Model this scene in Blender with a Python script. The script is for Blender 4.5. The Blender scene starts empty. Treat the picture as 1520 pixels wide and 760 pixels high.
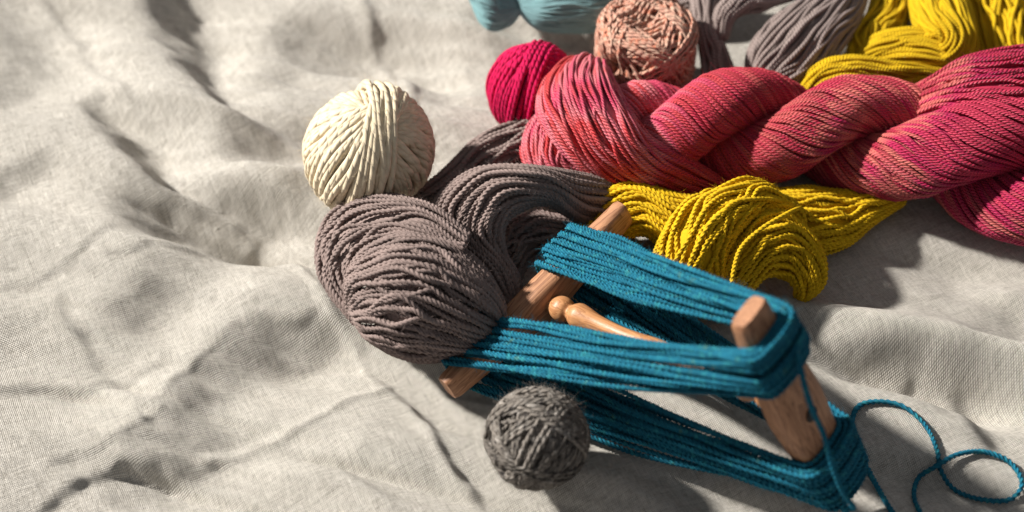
import bpy, math, random
import numpy as np
from mathutils import Vector

rng = np.random.default_rng(7)
random.seed(7)
SC = 0.01                                   # everything below is laid out in centimetres
scene = bpy.context.scene

# ------------------------------------------------------------------ camera
PITCH = math.radians(50)
DIST = 90.0
LENS = 58.9
W, H = 1520.0, 760.0
CAM = np.array([0.0, -DIST * math.cos(PITCH), DIST * math.sin(PITCH)])
FWD = np.array([0.0, math.cos(PITCH), -math.sin(PITCH)])
RGT = np.array([1.0, 0.0, 0.0])
UPV = np.cross(RGT, FWD)
cd = bpy.data.cameras.new('camera')
cam = bpy.data.objects.new('camera', cd)
scene.collection.objects.link(cam)
cam.location = CAM * SC
cam.rotation_euler = (math.pi / 2 - PITCH, 0, 0)
cd.lens = LENS
cd.sensor_width = 36
cd.clip_start = 0.01
cd.clip_end = 100
cd.dof.use_dof = True
cd.dof.focus_distance = 0.855
cd.dof.aperture_fstop = 4.6
scene.camera = cam

# ------------------------------------------------------------------ light
world = bpy.data.worlds.new("World")
scene.world = world
world.use_nodes = True
bg = world.node_tree.nodes['Background']
bg.inputs[0].default_value = (0.95, 0.96, 1.0, 1)
bg.inputs[1].default_value = 0.22
SUN_EL, SUN_D = math.radians(35), 400.0
sh = np.array([1.0, -0.33]); sh /= np.linalg.norm(sh)      # the way shadows fall on the cloth
TOL = np.array([-sh[0] * math.cos(SUN_EL), -sh[1] * math.cos(SUN_EL), math.sin(SUN_EL)])
ld = bpy.data.lights.new('window_key_light', 'AREA')
ld.shape = 'DISK'
ld.size = 0.24
ld.energy = 450
ld.color = (1.0, 0.95, 0.88)
lo = bpy.data.objects.new('window_key_light', ld)
scene.collection.objects.link(lo)
lo.location = TOL * SUN_D * SC
lo.rotation_euler = Vector(TOL).to_track_quat('Z', 'Y').to_euler()

scene.view_settings.view_transform = 'Standard'
scene.view_settings.look = 'None'
scene.view_settings.exposure = 0
scene.view_settings.gamma = 1

# ------------------------------------------------------------------ helpers
def P(px, py, z):
    """the point at height z (cm) that stands where the photograph shows (px, py)"""
    d = FWD + RGT * ((px - W / 2) / W * 36 / LENS) + UPV * ((H / 2 - py) / W * 36 / LENS)
    return CAM + d * ((z - CAM[2]) / d[2])

def nrm(v):
    v = np.asarray(v, float)
    return v / (np.linalg.norm(v, axis=-1, keepdims=True) + 1e-12)

def smooth_noise(n, k, r=rng):
    """n samples of smooth noise with k control points"""
    k = max(int(k), 4)
    c = r.normal(size=k)
    return spline(np.arange(k), c[:, None], n)[:, 0]

def spline(t, pts, n):
    """Catmull-Rom through pts, n samples"""
    pts = np.asarray(pts, float)
    m = len(pts)
    u = np.linspace(0, m - 1, n)
    i = np.clip(np.floor(u).astype(int), 0, m - 2)
    f = (u - i)[:, None]
    p0 = pts[np.clip(i - 1, 0, m - 1)]; p1 = pts[i]; p2 = pts[i + 1]; p3 = pts[np.clip(i + 2, 0, m - 1)]
    return 0.5 * (2 * p1 + (p2 - p0) * f + (2 * p0 - 5 * p1 + 4 * p2 - p3) * f ** 2 + (3 * p1 - p0 - 3 * p2 + p3) * f ** 3)

def resample(pts, step):
    seg = np.linalg.norm(np.diff(pts, axis=0), axis=1)
    s = np.concatenate([[0], np.cumsum(seg)])
    n = max(int(s[-1] / step), 3)
    q = np.linspace(0, s[-1], n + 1)
    return np.stack([np.interp(q, s, pts[:, j]) for j in range(3)], 1), q

def mesh_object(name, V, Q, UV, mat, parent=None, smooth=True, T=None, TUV=None):
    """V verts (cm), Q quads (n,4), UV per quad corner (n,4,2), T triangles"""
    me = bpy.data.meshes.new(name)
    V = np.asarray(V, np.float32) * SC
    nq = len(Q); nt = 0 if T is None else len(T)
    me.vertices.add(len(V)); me.vertices.foreach_set('co', V.ravel())
    loops = np.asarray(Q, np.int32).ravel()
    if nt: loops = np.concatenate([loops, np.asarray(T, np.int32).ravel()])
    me.loops.add(len(loops)); me.loops.foreach_set('vertex_index', loops)
    me.polygons.add(nq + nt)
    st = np.arange(nq, dtype=np.int32) * 4
    if nt: st = np.concatenate([st, nq * 4 + np.arange(nt, dtype=np.int32) * 3])
    me.polygons.foreach_set('loop_start', st.astype(np.int32))
    if smooth: me.polygons.foreach_set('use_smooth', np.ones(nq + nt, bool))
    if UV is not None:
        uv = np.asarray(UV, np.float32).reshape(-1)
        if nt:
            uv = np.concatenate([uv, np.asarray(TUV, np.float32).reshape(-1) if TUV is not None else np.zeros(nt * 6, np.float32)])
        l = me.uv_layers.new(name='UVMap'); l.data.foreach_set('uv', uv)
    me.update(calc_edges=True)
    me.materials.append(mat)
    o = bpy.data.objects.new(name, me)
    scene.collection.objects.link(o)
    if parent is not None: o.parent = parent
    return o

def thing(name, label, cat, loc=(0, 0, 0), group=None):
    o = bpy.data.objects.new(name, None)
    scene.collection.objects.link(o)
    o.empty_display_size = 0.01
    o['label'] = label; o['category'] = cat
    if group: o['group'] = group
    return o

def tag(o, label, cat, group=None):
    o['label'] = label; o['category'] = cat
    if group: o['group'] = group

def frames(p):
    t = nrm(np.gradient(p, axis=0))
    n = np.zeros_like(p)
    a = np.array([0, 0, 1.0]) if abs(t[0, 2]) < 0.9 else np.array([1.0, 0, 0])
    v = nrm(a - t[0] * a.dot(t[0])); n[0] = v
    for i in range(1, len(p)):
        v = v - t[i] * v.dot(t[i]); v = v / (math.sqrt(v.dot(v)) + 1e-12); n[i] = v
    return t, n, np.cross(t, n)

def hairs(p, r, t, n, b, count, length, hr, seg=2, wild=1.0):
    """fine fibres that stand off the strand; returns V, T"""
    if count <= 0: return np.zeros((0, 3)), np.zeros((0, 3), int)
    i = rng.integers(0, len(p), count)
    a = rng.uniform(0, 2 * math.pi, count)
    out = n[i] * np.cos(a)[:, None] + b[i] * np.sin(a)[:, None]
    tn = t[i] * rng.choice([-1, 1], count)[:, None]
    side = np.cross(out, tn)
    L = length * rng.uniform(0.35, 1.4, count) ** 1.5
    lean = rng.uniform(0.15, 1.0, count) * wild
    d = nrm(tn * rng.uniform(0.3, 1.2, count)[:, None] + out * lean[:, None] + side * rng.normal(0, .6, count)[:, None])
    curl = nrm(rng.normal(size=(count, 3)) + out * .2)
    base = p[i] + out * (r * 0.8)
    V = []
    for k in range(seg):
        f = k / seg
        c = base + d * (L * f)[:, None] + curl * (L * 0.45 * f * f)[:, None]
        w = hr * (1 - 0.55 * f)
        e1 = nrm(np.cross(d, curl)); e2 = np.cross(d, e1)
        for j in range(3):
            q = 2 * math.pi * j / 3
            V.append(c + e1 * (w * math.cos(q)) + e2 * (w * math.sin(q)))
    V.append(base + d * L[:, None] + curl * (L * 0.45)[:, None])
    V = np.stack(V, 1)                                  # count, seg*3+1, 3
    m = seg * 3 + 1
    T = []
    for k in range(seg - 1):
        for j in range(3):
            a0, a1 = k * 3 + j, k * 3 + (j + 1) % 3
            T += [(a0, a1, a1 + 3), (a0, a1 + 3, a0 + 3)]
    for j in range(3):
        T.append(((seg - 1) * 3 + j, (seg - 1) * 3 + (j + 1) % 3, m - 1))
    T = (np.arange(count)[:, None, None] * m + np.array(T)[None]).reshape(-1, 3)
    return V.reshape(-1, 3), T

def yarn(name, pts, r, mat, parent, plies=3, pitch=None, lobed=True, fuzz=0.0, fuzz_len=0.35, fuzz_r=0.005,
         step=None, wild=1.0, sides=None, thin=True):
    """one strand of plied yarn along pts: the plies are real ridges (lobed) or left to the material's relief"""
    pitch = pitch or r * 2 * plies * 0.85
    if lobed:
        step = step or pitch / 8
        ns = sides or plies * 2
    else:
        step = step or r * 1.6
        ns = sides or 7
    p, s = resample(np.asarray(pts, float), step)
    t, n, b = frames(p)
    N = len(p)
    ph0 = rng.uniform(0, 6.28)
    th = np.arange(ns) * 2 * math.pi / ns
    if lobed:
        wdev = np.cumsum(np.ones(N) * (s[1] - s[0]) * (1 + 0.12 * smooth_noise(N, N / 14)))
        tw = ph0 + 2 * math.pi * wdev / pitch
        dl = ((th + math.pi / plies) % (2 * math.pi / plies)) - math.pi / plies
        if plies == 2: rp, dd = 0.56, 0.46
        else: rp, dd = 0.61, 0.40
        prof = dd * np.cos(dl) + np.sqrt(np.maximum(rp ** 2 - (dd * np.sin(dl)) ** 2, 0.02))
    else:
        tw = np.full(N, ph0); prof = np.ones(ns)
    rad = r * (1 + 0.06 * smooth_noise(N, N * step / (r * 9) + 4))
    if thin:
        k = np.minimum(np.arange(N), np.arange(N)[::-1]); rad = rad * np.where(k == 0, 0.35, 1)
    ang = th[None] + tw[:, None]
    V = p[:, None] + (rad[:, None] * prof[None])[..., None] * (n[:, None] * np.cos(ang)[..., None] + b[:, None] * np.sin(ang)[..., None])
    V = V.reshape(-1, 3)
    i = np.arange(N - 1)[:, None] * ns
    j = np.arange(ns)[None]; j1 = (j + 1) % ns
    Q = np.stack([i + j, i + j1, i + ns + j1, i + ns + j], -1).reshape(-1, 4)
    s0 = (s[:-1] + ph0)[:, None] + 0 * j; s1 = (s[1:] + ph0)[:, None] + 0 * j
    v0 = (j / ns) + 0 * s0; v1 = ((j + 1) / ns) + 0 * s0
    UV = np.stack([np.stack([s0, v0], -1), np.stack([s0, v1], -1), np.stack([s1, v1], -1), np.stack([s1, v0], -1)], -2)
    cnt = int(fuzz * s[-1])
    hv, ht = hairs(p, r, t, n, b, cnt, fuzz_len, fuzz_r, wild=wild)
    if cnt:
        T = ht + len(V); V = np.concatenate([V, hv])
    else: T = None
    return mesh_object(name, V, Q, UV.reshape(-1, 4, 2), mat, parent, T=T)

# ------------------------------------------------------------------ materials
def new_mat(name):
    m = bpy.data.materials.new(name); m.use_nodes = True
    nt = m.node_tree
    return m, nt, nt.nodes['Principled BSDF']

def node(nt, kind, **kw):
    n = nt.nodes.new(kind)
    for k, v in kw.items():
        if isinstance(k, str) and hasattr(n, k): setattr(n, k, v)
        else: n.inputs[k].default_value = v
    return n

def math_node(nt, op, a, b=None, c=None):
    n = nt.nodes.new('ShaderNodeMath'); n.operation = op
    for i, x in enumerate((a, b, c)):
        if x is None: continue
        if isinstance(x, (int, float)): n.inputs[i].default_value = x
        else: nt.links.new(x, n.inputs[i])
    return n.outputs[0]

def ramp(nt, fac, stops):
    n = nt.nodes.new('ShaderNodeValToRGB')
    cr = n.color_ramp
    while len(cr.elements) < len(stops): cr.elements.new(0.5)
    for e, (p, c) in zip(cr.elements, stops):
        e.position = p; e.color = (*c, 1)
    nt.links.new(fac, n.inputs[0])
    return n.outputs[0]

def yarn_mat(name, col, heather=0.12, flecks=(), twist=None, plies=3, bump=0.5, rough=0.85, sheen=0.25, dye=None, strand_var=0.12, fibre=0.35, groove=False):
    """wool: fibre relief along the ply, optional plied relief (twist = 1/cm), heathered colour, stray coloured flecks"""
    m, nt, bs = new_mat(name)
    L = nt.links.new
    uv = nt.nodes.new('ShaderNodeUVMap')
    sep = nt.nodes.new('ShaderNodeSeparateXYZ'); L(uv.outputs[0], sep.inputs[0])
    tc = nt.nodes.new('ShaderNodeTexCoord')
    oi = nt.nodes.new('ShaderNodeObjectInfo')
    u, v = sep.outputs[0], sep.outputs[1]
    # colour
    n1 = node(nt, 'ShaderNodeTexNoise'); n1.inputs['Scale'].default_value = 260; n1.inputs['Detail'].default_value = 3
    L(tc.outputs['Object'], n1.inputs['Vector'])
    if dye == 'along':
        nd = node(nt, 'ShaderNodeTexNoise'); nd.inputs['Scale'].default_value = 20; nd.inputs['Detail'].default_value = 2
        L(tc.outputs['Object'], nd.inputs['Vector'])
        sx = nt.nodes.new('ShaderNodeSeparateXYZ'); L(tc.outputs['Object'], sx.inputs[0])
        f = math_node(nt, 'MULTIPLY_ADD', sx.outputs[0], 1 / .28, 0.0)
        f = math_node(nt, 'ADD', f, math_node(nt, 'MULTIPLY_ADD', nd.outputs['Fac'], .80, -.40))
        f = math_node(nt, 'ADD', f, math_node(nt, 'MULTIPLY_ADD', oi.outputs['Random'], .17, -.06))
        base = ramp(nt, f, [(0.0, (.66, .11, .12)), (.10, (.58, .045, .05)), (.18, (.62, .17, .20)), (.28, (.50, .05, .11)), (.37, (.44, .045, .055)), (.46, (.44, .025, .06)),
                            (.56, (.42, .075, .075)), (.66, (.40, .018, .055)), (.76, (.56, .14, .12)), (.86, (.38, .012, .075)), (.96, (.42, .03, .07))])
    elif dye:
        nd = node(nt, 'ShaderNodeTexNoise'); nd.inputs['Scale'].default_value = dye[1]; nd.inputs['Detail'].default_value = 2.0
        nd.inputs['Roughness'].default_value = 0.6
        ad = nt.nodes.new('ShaderNodeVectorMath'); ad.operation = 'ADD'
        sv = nt.nodes.new('ShaderNodeVectorMath'); sv.operation = 'SCALE'
        cmb = nt.nodes.new('ShaderNodeCombineXYZ')
        L(oi.outputs['Random'], cmb.inputs[0]); cmb.inputs[0].default_value = 0
        L(cmb.outputs[0], sv.inputs[0]); sv.inputs['Scale'].default_value = dye[2]
        L(tc.outputs['Object'], ad.inputs[0]); L(sv.outputs[0], ad.inputs[1])
        L(ad.outputs[0], nd.inputs['Vector'])
        base = ramp(nt, nd.outputs['Fac'], dye[0])
    else:
        rgb = nt.nodes.new('ShaderNodeRGB'); rgb.outputs[0].default_value = (*col, 1); base = rgb.outputs[0]
    hsv = nt.nodes.new('ShaderNodeHueSaturation')
    L(base, hsv.inputs['Color'])
    a = math_node(nt, 'MULTIPLY_ADD', n1.outputs['Fac'], heather * 4, 1 - heather * 2)
    b = math_node(nt, 'MULTIPLY_ADD', oi.outputs['Random'], strand_var * 2, 1 - strand_var)
    L(math_node(nt, 'MULTIPLY', a, b), hsv.inputs['Value'])
    out = hsv.outputs[0]
    for k, (fc, amount, scale) in enumerate(flecks):
        nf = node(nt, 'ShaderNodeTexNoise'); nf.inputs['Scale'].default_value = scale; nf.inputs['Detail'].default_value = 2
        mp = nt.nodes.new('ShaderNodeVectorMath'); mp.operation = 'ADD'; mp.inputs[1].default_value = (3.1 * k + 1, 7.7 * k, 2.3)
        L(tc.outputs['Object'], mp.inputs[0]); L(mp.outputs[0], nf.inputs['Vector'])
        f = ramp(nt, nf.outputs['Fac'], [(1 - amount - 0.07, (0, 0, 0)), (1 - amount + 0.05, (1, 1, 1))])
        mx = nt.nodes.new('ShaderNodeMix'); mx.data_type = 'RGBA'
        L(f, mx.inputs[0]); L(out, mx.inputs[6]); mx.inputs[7].default_value = (*fc, 1)
        out = mx.outputs[2]
    L(out, bs.inputs['Base Color'])
    bs.inputs['Roughness'].default_value = rough
    bs.inputs['Specular IOR Level'].default_value = 0.25
    bs.inputs['Sheen Weight'].default_value = sheen
    bs.inputs['Sheen Roughness'].default_value = 0.45
    L(out, bs.inputs['Sheen Tint'])
    # relief
    fu = math_node(nt, 'MULTIPLY', u, 1.0)
    vec = nt.nodes.new('ShaderNodeCombineXYZ')
    if groove: twist = 1e-6
    if twist:
        ph = math_node(nt, 'ADD', math_node(nt, 'MULTIPLY', v, float(plies)), math_node(nt, 'MULTIPLY_ADD', u, twist * plies, 0.5 if groove else 0.0))
        w = math_node(nt, 'ABSOLUTE', math_node(nt, 'SINE', math_node(nt, 'MULTIPLY', ph, math.pi)))
        w = math_node(nt, 'POWER', w, 0.6)
        L(math_node(nt, 'MULTIPLY', u, 3.0), vec.inputs[0]); L(math_node(nt, 'MULTIPLY', ph, 5.0), vec.inputs[1])
    else:
        w = None
        L(math_node(nt, 'MULTIPLY', u, 3.5), vec.inputs[0]); L(math_node(nt, 'MULTIPLY', v, 22.0), vec.inputs[1])
    nf = node(nt, 'ShaderNodeTexNoise'); nf.inputs['Scale'].default_value = 1.0; nf.inputs['Detail'].default_value = 3
    L(vec.outputs[0], nf.inputs['Vector'])
    hgt = math_node(nt, 'MULTIPLY', nf.outputs['Fac'], fibre)
    if w is not None: hgt = math_node(nt, 'ADD', hgt, w)
    bp = nt.nodes.new('ShaderNodeBump'); bp.inputs['Strength'].default_value = bump; bp.inputs['Distance'].default_value = 0.0009
    L(hgt, bp.inputs['Height']); L(bp.outputs[0], bs.inputs['Normal'])
    return m

M = {}
M['taupe'] = yarn_mat('taupe_wool', (0.222, 0.168, 0.154), heather=.12, bump=.5, groove=True)
M['cream'] = yarn_mat('cream_wool', (0.64, 0.545, 0.395), heather=.12, bump=.7, strand_var=.06, sheen=.35, plies=2, twist=.7)
M['teal'] = yarn_mat('teal_wool', (0.006, 0.125, 0.200), heather=.16, bump=.8, groove=True, flecks=[((0.02, 0.20, 0.25), 0.38, 300), ((0.06, 0.17, 0.14), 0.28, 210)], strand_var=.10)
M['yellow_back'] = yarn_mat('mustard_wool_fine', (0.62, 0.40, 0.006), heather=.07, bump=.9, twist=1.8, strand_var=.12)
M['yellow'] = yarn_mat('mustard_wool', (0.62, 0.39, 0.006), heather=.07, bump=.5, groove=True, strand_var=.10)
M['red'] = yarn_mat('hand_dyed_red_wool', None, heather=.08, bump=.9, twist=1.5, plies=3, strand_var=.13, rough=.5, sheen=.25,
                    dye='along')
M['magenta'] = yarn_mat('magenta_wool', (0.47, 0.001, 0.062), heather=.12, bump=.9, twist=1.2, plies=2, strand_var=.1, sheen=.08)
M['pink'] = yarn_mat('pink_tweed_wool', (0.52, 0.285, 0.215), heather=.12, bump=.9, twist=1.2, plies=2, flecks=[((0.60, 0.235, 0.15), 0.42, 240), ((0.56, 0.37, 0.28), 0.44, 320), ((0.33, 0.23, 0.17), 0.30, 420)], strand_var=.12, sheen=.4)
M['grey'] = yarn_mat('grey_wool', (0.160, 0.142, 0.125), heather=.30, bump=1.0, twist=1.2, plies=2, strand_var=.35, sheen=.4, flecks=[((0.30, 0.275, 0.25), 0.38, 260), ((0.035, 0.03, 0.03), 0.36, 330)])
M['greyback'] = yarn_mat('grey_taupe_wool', (0.27, 0.215, 0.20), heather=.1, bump=.9, twist=1.6, plies=3)
M['aqua'] = yarn_mat('pale_aqua_wool', (0.20, 0.36, 0.385), heather=.05, bump=.6, twist=2.5, strand_var=.13)
M['navy'] = yarn_mat('dark_blue_wool', (0.008, 0.022, 0.035), heather=.05, bump=.6, twist=2.5, strand_var=.13)

def wood_mat(name, c1, c2, axis_scale, rough=.5):
    m, nt, bs = new_mat(name)
    L = nt.links.new
    tc = nt.nodes.new('ShaderNodeTexCoord')
    mp = nt.nodes.new('ShaderNodeMapping'); mp.inputs['Scale'].default_value = axis_scale
    L(tc.outputs['Object'], mp.inputs['Vector'])
    n0 = node(nt, 'ShaderNodeTexNoise'); n0.inputs['Scale'].default_value = 1.0; n0.inputs['Detail'].default_value = 4; n0.inputs['Distortion'].default_value = 0.6
    L(mp.outputs[0], n0.inputs['Vector'])
    n2 = node(nt, 'ShaderNodeTexNoise'); n2.inputs['Scale'].default_value = 5.5; n2.inputs['Detail'].default_value = 5; n2.inputs['Roughness'].default_value = .75
    L(mp.outputs[0], n2.inputs['Vector'])
    w = math_node(nt, 'FRACT', math_node(nt, 'MULTIPLY', n0.outputs['Fac'], 9.0))
    f = math_node(nt, 'ADD', math_node(nt, 'MULTIPLY', w, 0.45), math_node(nt, 'MULTIPLY', n2.outputs['Fac'], 0.62))
    mid = tuple((a + b) / 2 for a, b in zip(c1, c2))
    c = ramp(nt, f, [(0.22, c2), (0.45, mid), (0.75, c1)])
    L(c, bs.inputs['Base Color'])
    bs.inputs['Roughness'].default_value = rough
    bs.inputs['Specular IOR Level'].default_value = .4
    bp = nt.nodes.new('ShaderNodeBump'); bp.inputs['Strength'].default_value = .35; bp.inputs['Distance'].default_value = .0006
    L(n2.outputs['Fac'], bp.inputs['Height']); L(bp.outputs[0], bs.inputs['Normal'])
    return m
M['wood'] = wood_mat('oiled_oak', (0.44, 0.22, 0.115), (0.15, 0.060, 0.028), (120, 120, 14), .55)
M['wood2'] = wood_mat('turned_light_oak', (0.52, 0.26, 0.115), (0.28, 0.115, 0.045), (110, 110, 12), .4)

# ------------------------------------------------------------------ cloth
def lattice(seed, nx=64):
    return np.random.default_rng(seed).uniform(-1, 1, (nx, nx))
def vnoise(x, y, seed):
    g = lattice(seed); n = g.shape[0]
    xi = np.floor(x).astype(int); yi = np.floor(y).astype(int)
    fx = x - xi; fy = y - yi
    fx = fx ** 3 * (fx * (fx * 6 - 15) + 10); fy = fy ** 3 * (fy * (fy * 6 - 15) + 10)
    a = g[xi % n, yi % n]; b = g[(xi + 1) % n, yi % n]; c = g[xi % n, (yi + 1) % n]; d = g[(xi + 1) % n, (yi + 1) % n]
    return (a * (1 - fx) + b * fx) * (1 - fy) + (c * (1 - fx) + d * fx) * fy

# The folds of the linen: strokes (points in the photo with a reach in cm, and how steeply the cloth falls away
# along the way the shadows fall). The slopes are summed up across the sheet into one continuous height field.
STROKES = [
    ([(235, -50, 2.0), (262, 20, 1.8), (295, 75, 1.3), (338, 140, .5)], -.78), ([(140, 135, .8), (182, 185, 1.3), (215, 220, 1.1), (255, 250, .4)], -.8),
    ([(200, 300, 1.5), (250, 290, 2.0), (315, 290, 2.0), (350, 312, 1.2)], -.50), ([(185, 342, .8), (260, 325, 1.1), (335, 322, .9)], -.28),
    ([(350, 195, 1.2), (385, 175, 1.5), (445, 178, 1.3)], -.45), ([(370, 305, 1.0), (440, 275, 1.3)], -.30), ([(-20, -20, 2.2), (25, 50, 2.2), (5, 130, 1.6)], -.35),
    ([(-10, 265, 1.0), (60, 245, 1.0)], -.36), ([(430, 15, 1.3), (480, 25, 1.9), (545, 20, 1.3)], -.50), ([(180, 450, 1.2), (250, 405, 1.8), (285, 375, 1.4)], -.26),
    ([(130, 500, 1.5), (200, 475, 1.9)], -.18), ([(-10, 505, 2.0), (50, 485, 1.8)], -.2), ([(280, 575, .9), (335, 538, 1.5), (375, 515, 1.2), (465, 468, .9)], -.42),
    ([(190, 640, .9), (265, 622, 1.5), (335, 612, 1.3)], -.34), ([(160, 692, .5), (205, 683, .9), (260, 670, .8), (318, 656, .35)], -.52),
    ([(160, 735, .9), (215, 715, 1.3), (245, 698, .9)], -.32), ([(40, 765, .28), (105, 726, .36), (165, 690, .4)], -.5),
    ([(315, 657, .24), (400, 626, .24), (500, 586, .24), (578, 550, .24)], -.45), ([(300, 650, .3), (400, 616, .3), (500, 577, .3), (570, 543, .3)], .35),
    ([(370, 335, .22), (480, 440, .24), (600, 590, .24), (700, 755, .24)], -.48), ([(362, 340, .3), (472, 446, .3), (592, 596, .3), (690, 758, .3)], .36),
    ([(540, -20, .3), (585, 70, .3), (640, 165, .3)], -.5), ([(530, -20, .4), (575, 72, .4), (630, 168, .4)], .35), ([(600, 60, 1.0), (645, 120, 1.1)], -.30), ([(400, 95, 1.2), (425, 75, 1.2)], -.26),
    ([(60, -20, .3), (150, 75, .3), (230, 160, .3)], -.42), ([(90, 440, .25), (150, 520, .25), (230, 610, .25)], -.34), ([(-10, 590, .3), (120, 555, .3), (240, 520, .3)], -.36),
    ([(235, 575, .22), (330, 505, .22), (450, 445, .22)], -.36), ([(150, 395, .2), (260, 372, .2), (370, 345, .2)], -.3), ([(0, 430, .2), (90, 400, .2), (170, 350, .2)], -.3),
    ([(420, 640, .2), (520, 690, .2), (600, 765, .2)], -.34), ([(560, 560, .2), (640, 640, .2), (690, 765, .2)], -.34), ([(60, 690, .2), (160, 640, .2), (250, 585, .2)], -.32),
    ([(1205, 518, .7), (1265, 532, 1.1), (1335, 540, .8)], -.58), ([(1340, 560, .7), (1385, 590, .8)], -.28), ([(1440, 565, .7), (1462, 612, 1.2), (1485, 650, .9)], -.48),
    ([(1435, 500, .8), (1510, 478, 1.2)], -.28), ([(1390, 552, .7), (1440, 540, .8)], -.3), ([(1300, 380, 1.5), (1400, 400, 1.8)], -.15), ([(1270, 690, 1.0), (1330, 700, 1.0)], -.2),
    ([(560, 690, 1.5), (650, 705, 1.5)], -.16), ([(730, 745, 1.0), (800, 730, 1.0)], -.1), ([(940, 700, 1.0), (1060, 720, 1.2)], -.18), ([(700, 20, .8), (760, 55, .9), (830, 75, .8)], -.3),
    ([(110, 30, 2.0), (230, 150, 2.0), (320, 230, 2.0)], .28), ([(350, 40, 1.4), (395, 110, 1.4)], .28), ([(300, 250, 1.2), (420, 240, 1.2)], .2), ([(40, 310, 2.6), (140, 340, 2.4)], .2),
    ([(350, 430, 1.6), (240, 520, 1.8), (140, 620, 1.8)], .22), ([(1120, 446, 1.0), (1250, 478, 1.2), (1400, 512, 1.1), (1540, 560, 1.0)], .26), ([(1500, 620, 1.2), (1520, 560, 1.0)], .2),
    ([(640, 30, 1.0), (690, 110, 1.0)], .25), ([(1430, 400, 1.0), (1480, 420, 1.0)], .3), ([(400, 680, 1.4), (520, 640, 1.2)], .15),
]
SHD = np.array([1.0, -0.33]); SHD /= np.linalg.norm(SHD)
def _cloth_field():
    st = 0.125
    u = np.arange(-58, 62, st); v = np.arange(-50, 58, st)
    Ug, Vg = np.meshgrid(u, v)
    X = Ug * SHD[0] - Vg * SHD[1]; Y = Ug * SHD[1] + Vg * SHD[0]
    X0, Y0 = X, Y
    X = X + .7 * vnoise(X / 5, Y / 5, 1) + .30 * vnoise(X / 1.7, Y / 1.7, 2) + .10 * vnoise(X / .7, Y / .7, 6)
    Y = Y + .7 * vnoise(X0 / 5 + 9, Y / 5, 3) + .30 * vnoise(X0 / 1.7, Y / 1.7 + 7, 4) + .10 * vnoise(X0 / .7, Y / .7 + 5, 7)
    S = np.zeros_like(X)
    for pts, sl in STROKES:
        q = spline(None, [(*P(a, b, 0)[:2], w) for a, b, w in pts], 14)
        m = q[:, 2].max() * 2.2 + 1.5
        qu = q[:, 0] * SHD[0] + q[:, 1] * SHD[1]; qv = -q[:, 0] * SHD[1] + q[:, 1] * SHD[0]
        a0, a1 = np.searchsorted(u, [qu.min() - m, qu.max() + m]); b0, b1 = np.searchsorted(v, [qv.min() - m, qv.max() + m])
        x = X[b0:b1, a0:a1]; y = Y[b0:b1, a0:a1]
        D = np.full(x.shape, 9.0)
        for k in range(len(q) - 1):
            a = q[k]; d = q[k + 1] - a
            t = np.clip(((x - a[0]) * d[0] + (y - a[1]) * d[1]) / (d[0] ** 2 + d[1] ** 2), 0, 1)
            D = np.minimum(D, np.hypot(x - a[0] - t * d[0], y - a[1] - t * d[1]) / (a[2] + t * d[2]))
        tex = 1 + .35 * vnoise(x * 1.3 + .4 * y, y * 2.3, 8) if abs(sl) > .1 else 1
        S[b0:b1, a0:a1] += sl * (1.15 if sl > 0 or sl < -.5 else 1.38) * np.exp(-D ** 3) * tex
    lf = 1 / (1 + np.exp((X0 + 1) / 4.0))
    S += (.08 + .07 * lf) * vnoise(X0 / 3.0, Y0 / 4.2, 11) + .045 * vnoise(X0 / 1.3 + .3 * Y0, Y0 / 1.8, 12) + .04 * vnoise(X0 / .6, Y0 / .8, 13)
    # sum the slopes along the sheet with a slow return to the table
    leak = math.exp(-st / 9.0)
    Hh = np.zeros_like(S); acc = np.zeros(S.shape[0])
    for k in range(S.shape[1]):
        acc = acc * leak + S[:, k] * st
        Hh[:, k] = acc
    k = np.hanning(7); k /= k.sum()                       # the linen is stiff across the folds
    Hh = np.apply_along_axis(lambda c: np.convolve(np.pad(c, 3, 'edge'), k, 'valid'), 0, Hh)
    return u, v, Hh
_CU, _CV, _CH = None, None, None
def cloth_height(x, y):
    global _CU, _CV, _CH
    if _CU is None: _CU, _CV, _CH = _cloth_field()
    x = np.asarray(x, float); y = np.asarray(y, float)
    uu = (x * SHD[0] + y * SHD[1] - _CU[0]) / (_CU[1] - _CU[0]); vv = (-x * SHD[1] + y * SHD[0] - _CV[0]) / (_CV[1] - _CV[0])
    uu = np.clip(uu, 0, len(_CU) - 1.001); vv = np.clip(vv, 0, len(_CV) - 1.001)
    i = uu.astype(int); j = vv.astype(int); f = uu - i; g = vv - j
    return (_CH[j, i] * (1 - f) + _CH[j, i + 1] * f) * (1 - g) + (_CH[j + 1, i] * (1 - f) + _CH[j + 1, i + 1] * f) * g

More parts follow.
